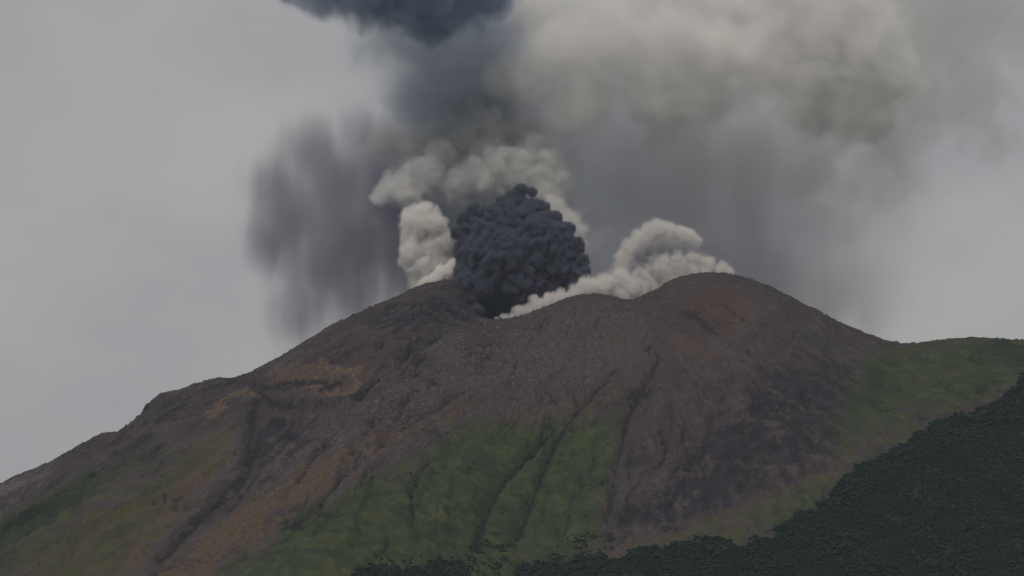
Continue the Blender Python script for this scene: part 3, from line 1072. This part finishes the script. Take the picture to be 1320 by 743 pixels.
# --- pale dust heap on the right of the rim
YR = 6090.0
dp = field_cloud('dust_plume', [(899, 340, 16, YR + 10), (874, 345, 21, YR), (850, 348, 22, YR - 5), (874, 331, 11, YR - 14), (891, 330, 10, YR - 12), (857, 334, 11, YR - 14), (826, 358, 20, YR - 5), (914, 342, 14, YR + 5), (928, 347, 12, YR + 5), (940, 352, 9, YR + 5), (802, 363, 20, YR - 10), (784, 367, 18, YR - 15), (828, 370, 24, YR - 10), (856, 362, 24, YR), (886, 353, 21, YR + 5), (768, 373, 14, YR - 15), (808, 378, 17, YR - 25), (840, 375, 18, YR - 10), (904, 351, 16, YR + 5)],
                 (.95, .93, .915), .10, 21, 1 / 19, 2.4, .46, rough=.66, dist=.6, voxel=2.6, rate=2.0, film=(.55, .52, .5), label='pale pinkish heap of dust with a grey curl on top on the right rim', cat='dust cloud', group=RIM)
field_cloud('dust_curl', [(801, 346, 13, YR + 14), (806, 334, 15, YR + 14), (815, 321, 17, YR + 14), (826, 309, 17, YR + 12), (838, 300, 16, YR + 12), (850, 296, 16, YR + 12), (864, 298, 15, YR + 12), (877, 301, 13, YR + 12), (889, 304, 12, YR + 12), (897, 311, 10, YR + 12)],
            (.945, .93, .915), .09, 23, 1 / 20, 2.4, .46, rough=.66, dist=.6, voxel=2.8, rate=2.0, film=(.45, .43, .41), parent=dp)
field_cloud('curl_shade', [(820, 344, 13, YR - 6), (826, 331, 13, YR - 8), (838, 321, 13, YR - 8), (852, 318, 12, YR - 8), (868, 318, 11, YR - 8), (884, 318, 10, YR - 8), (897, 321, 8, YR - 6), (842, 333, 13, YR - 6)],
            (.60, .595, .63), .12, 25, 1 / 22, 1.6, .34, dist=.6, voxel=2.8, rate=2.0, film=(.2, .2, .2), parent=dp)  # darker smoke colour stands in for the shade below the curl

# --- low dust creeping along the near rim in front of the column
YS = 6045.0
field_cloud('dust_bank', [(640, 413, 5, YS - 25), (651, 411, 8, YS - 22), (661, 409, 7, YS - 18), (672, 404, 12, YS - 15), (684, 400, 10, YS - 10), (694, 395, 14, YS - 10), (706, 391, 11, YS - 10), (719, 387, 13, YS - 8), (731, 383, 10, YS - 5), (744, 379, 15, YS), (760, 373, 18, YS), (689, 387, 8, YS), (724, 377, 8, YS), (752, 366, 10, YS), (774, 373, 14, YS + 10), (664, 400, 6, YS - 5), (706, 382, 7, YS)],
            (.96, .942, .925), .12, 31, 1 / 13, 2.5, .46, rough=.66, dist=.6, voxel=2.2, rate=2.0, film=(.55, .52, .5), label='low pale dust bank creeping along the crater lip below the dark column', cat='dust cloud', group=RIM)

LB = [(18, .30, .50, .84), (12, .3, .48, .86), (6, .3, .45, .88)]
# --- grey main plume behind
PLX = float(at(800, 300, 6550)[0])
field_cloud('grey_plume', [(590, 20, 100, 6600), (620, 90, 100, 6600), (640, 160, 110, 6600), (610, 240, 95, 6560), (700, 240, 110, 6560), (660, 330, 90, 6500), (720, 150, 110, 6600), (540, 110, 60, 6600), (540, 260, 64, 6560), (790, 210, 120, 6600), (870, 170, 120, 6640), (860, 270, 110, 6600), (750, 330, 100, 6500), (750, 70, 130, 6650), (860, 30, 130, 6680), (550, 330, 64, 6480), (505, 200, 46, 6560), (560, 60, 70, 6420), (610, 100, 74, 6430), (548, 130, 60, 6450), (650, 50, 70, 6450)],
            (.87, .89, .93), .018, 41, 1 / 105, 3.0, .65, rough=.66, merge=.4, dist=.9, voxel=7.5, fades=((0, PLX + 330, PLX - 400, 460),), label='broad blue grey ash plume rising behind the dark column', cat='ash plume')

# --- cream middle billow
field_cloud('billow', [(520, 242, 30, 6330), (550, 228, 34, 6330), (492, 250, 17, 6330), (586, 236, 30, 6340), (616, 226, 32, 6340), (644, 216, 34, 6340), (674, 222, 34, 6340), (702, 214, 30, 6340), (718, 230, 22, 6340), (702, 250, 26, 6340), (566, 204, 26, 6350), (690, 190, 24, 6350), (530, 258, 22, 6330), (630, 190, 24, 6350)],
            (.965, .96, .955), .055, 43, 1 / 42, 2.5, .34, rough=.66, dist=.4, voxel=4.0, label='cream grey roll of ash right above the dark column', cat='ash cloud', group=BIG)
field_cloud('billow', [(742, 300, 18, 6290), (728, 284, 22, 6290), (714, 270, 20, 6290), (750, 314, 13, 6290)],
            (.955, .945, .93), .050, 44, 1 / 30, 2.0, .42, voxel=3.5, label='small cream puff peeping out at the right edge of the dark column', cat='ash cloud', group=BIG)
field_cloud('billow', [(600, 182, 46, 6400), (634, 156, 50, 6400), (668, 184, 42, 6400), (572, 188, 42, 6400), (536, 196, 40, 6400), (620, 205, 44, 6400), (650, 132, 34, 6400), (500, 186, 34, 6420), (590, 150, 34, 6420)],
            (.945, .94, .935), .040, 46, 1 / 50, 2.7, .42, rough=.66, dist=1.0, voxel=4.5, label='faint grey tuft of ash curling up behind the cream roll', cat='ash cloud', group=BIG)

# --- cream clouds at the top
field_cloud('billow', [(715, 66, 60, 6240), (790, 58, 78, 6220), (866, 56, 74, 6220), (925, 70, 60, 6220), (838, 112, 66, 6250), (760, 116, 62, 6260), (690, 100, 48, 6280), (652, 98, 36, 6300), (905, 118, 58, 6250), (735, 140, 50, 6290), (850, 145, 56, 6290), (700, 6, 60, 6330), (780, -10, 70, 6340), (870, -14, 70, 6340), (940, 10, 56, 6330)],
            (.995, .989, .978), .025, 45, 1 / 92, 2.0, .66, rough=.66, dist=.7, voxel=5.5, label='wide cream cloud left of the brightest lobe at the top', cat='ash cloud', group=BIG)
field_cloud('billow', [(1056, 36, 86, 6180), (1008, 78, 62, 6180), (1098, 62, 84, 6180), (1138, 96, 64, 6180), (1060, 108, 78, 6200), (1110, 138, 60, 6200), (1128, 166, 34, 6200), (1060, 146, 52, 6220), (1030, -26, 84, 6200), (1090, -6, 80, 6200), (980, 90, 42, 6180)],
            (.998, .992, .980), .027, 47, 1 / 80, 2.4, .60, rough=.66, dist=.7, voxel=5.5, label='brightest cream cloud lobe, rounded, high above the right shoulder', cat='ash cloud', group=BIG)
field_cloud('billow', [(1200, 40, 120, 6500), (1280, 20, 110, 6500), (1190, 130, 100, 6500), (1150, 190, 80, 6500), (1255, 120, 80, 6500), (1290, 180, 44, 6480), (1200, -40, 110, 6500), (1120, 220, 60, 6500), (1050, 200, 80, 6500), (965, 110, 90, 6500), (960, 190, 90, 6500), (880, 200, 80, 6520)],
            (.80, .795, .785), .0065, 49, 1 / 95, 2.7, .8, rough=.66, dist=.8, voxel=7.0, label='dim grey cloud right of the brightest cream lobe', cat='ash cloud', group=BIG)

# --- dark blue clump at the top left
field_cloud('billow', [(374, -10, 22, 6150), (392, -4, 22, 6150), (416, 0, 30, 6150), (446, -2, 36, 6150), (480, 0, 46, 6150), (522, 0, 54, 6160), (566, -4, 54, 6180), (430, -30, 54, 6160), (500, -40, 76, 6160), (610, -20, 66, 6200), (560, 26, 40, 6240)],
            (.36, .46, .59), .034, 51, 1 / 42, 2.0, .46, rough=.66, dist=.6, voxel=4.5, label='dark blue ash clump with a scalloped edge at the top of the plume', cat='ash cloud', group=BIG)

field_cloud('billow', [(500, 50, 60, 6340), (560, 60, 76, 6340), (620, 50, 76, 6350), (590, 110, 74, 6360), (540, 110, 60, 6360), (630, 150, 60, 6380), (560, 160, 50, 6400)],
            (.62, .69, .78), .011, 57, 1 / 80, 2.4, .9, rough=.64, dist=.7, voxel=7.0, merge=.4, label='thin blue grey smoke hanging below the dark blue clump', cat='ash cloud', group=BIG)

# --- falling ash on the left
FZ = float(at(450, 430, 6500)[2])
field_cloud('ash_fall', [(402, 195, 60, 6500), (356, 240, 56, 6500), (385, 275, 80, 6500), (440, 225, 76, 6500), (462, 310, 90, 6500), (420, 345, 82, 6500), (505, 330, 80, 6500), (495, 250, 74, 6500), (410, 400, 70, 6500), (460, 390, 70, 6500), (392, 420, 56, 6500), (372, 410, 44, 6500), (420, 460, 50, 6500), (525, 380, 70, 6450), (430, 440, 60, 6500), (350, 310, 56, 6500), (535, 300, 74, 6450), (470, 175, 50, 6500)],
            (.565, .57, .65), .032, 53, 1 / 60, 1.9, 1.25, stretch=(1, 1, .26), rough=.66, merge=.6, dist=.4, voxel=6.5, fades=((2, FZ - 130, FZ + 240, 420),), label='dark curtain of ash falling behind the left summit', cat='ash fall', kind='stuff')
VX = float(at(1270, 300, 6800)[0])
field_cloud('ash_veil', [(860, 260, 150, 6800), (960, 240, 150, 6800), (1060, 270, 140, 6800), (1140, 250, 110, 6800), (900, 350, 130, 6800), (1000, 360, 130, 6800), (1090, 380, 110, 6800), (800, 330, 120, 6800), (860, 420, 110, 6800)],
            (.86, .87, .90), .013, 55, 1 / 120, 2.4, .9, stretch=(1, 1, .42), detail=4, voxel=11.0, cover=.004, fades=((0, VX, VX - 640, 420),), label='thin grey veil of drifting ash above the right summit', cat='ash veil', kind='stuff')
# ------------------------------------------------------------------ sky, sun, air
SUN_EL, SUN_AZ = R(54), R(202)     # azimuth: clockwise from +Y, where the sun stands
world = bpy.data.worlds.new('World')
scene.world = world
world.use_nodes = True
wt = world.node_tree
wt.nodes.clear()


class WM:
    node_tree = wt


t = NT(WM)
sky = t.node('ShaderNodeTexSky', sky_type='NISHITA')
sky.sun_disc = False
sky.sun_elevation = SUN_EL
sky.sun_rotation = SUN_AZ
sky.air_density, sky.dust_density, sky.ozone_density = 1.0, 3.0, 1.0
gen = t.node('ShaderNodeTexCoord').outputs['Generated']
n1 = t.noise(t.scale(gen, (1, 1, 1.6)), 5.0, 4, .5, .3)
n2 = t.noise(t.scale(gen, (1, 1, 1.8)), 11.0, 5, .55, .2)
nn = t.math('ADD', t.math('MULTIPLY', n1, .65), t.math('MULTIPLY', n2, .35))
cloud = t.mix(t.ramp(nn, .40, .62), (3.36, 3.36, 3.40), (4.16, 4.02, 3.78))
col = t.mix(0.95, sky.outputs[0], cloud)
bg = t.node('ShaderNodeBackground')
bg.inputs['Strength'].default_value = 0.1
t.link(col, bg.inputs['Color'])
wo = t.node('ShaderNodeOutputWorld')
t.link(bg.outputs[0], wo.inputs['Surface'])

sl = bpy.data.lights.new('sun', 'SUN')
sl.energy = 1.5
sl.angle = R(12)
sl.color = (1.0, .93, .84)
so = bpy.data.objects.new('sun', sl)
COL.objects.link(so)
so.location = (-2000, 0, 4000)
dirv = Vector((math.sin(SUN_AZ) * math.cos(SUN_EL), math.cos(SUN_AZ) * math.cos(SUN_EL), math.sin(SUN_EL)))
so.rotation_euler = dirv.to_track_quat('Z', 'Y').to_euler()

# the air between the camera and the mountain
HZ = 1.15e-5
hm, t = new_mat('haze_air')
pv = t.node('ShaderNodeVolumePrincipled')
pv.inputs['Color'].default_value = (.66, .77, 1.0, 1)
pv.inputs['Density'].default_value = HZ
pv.inputs['Anisotropy'].default_value = 0.0
o = t.node('ShaderNodeOutputMaterial')
t.link(pv.outputs[0], o.inputs['Volume'])
bm = bmesh.new()
bmesh.ops.create_cube(bm, size=1.0)
me = bpy.data.meshes.new('haze')
bm.to_mesh(me)
bm.free()
haze = link('haze', me, hm)
haze.scale = (32600, 32600, 1900)
haze.location = (0, 0, 1900 / 2 - 3.0)
tag(haze, 'thin bluish haze in the air before the volcano', 'haze', kind='stuff')

# ------------------------------------------------------------------ render settings
vs = scene.view_settings
vs.view_transform = 'Standard'
vs.look = 'None'
vs.exposure = 0.0
vs.gamma = 1.0
vs.use_curve_mapping = False
scene.render.engine = 'CYCLES'
cy = scene.cycles
cy.use_adaptive_sampling = True
cy.adaptive_threshold = 0.02
cy.use_denoising = True
cy.max_bounces = 12
cy.diffuse_bounces = 3
cy.volume_bounces = 6
cy.transparent_max_bounces = 32
cy.volume_max_steps = 256
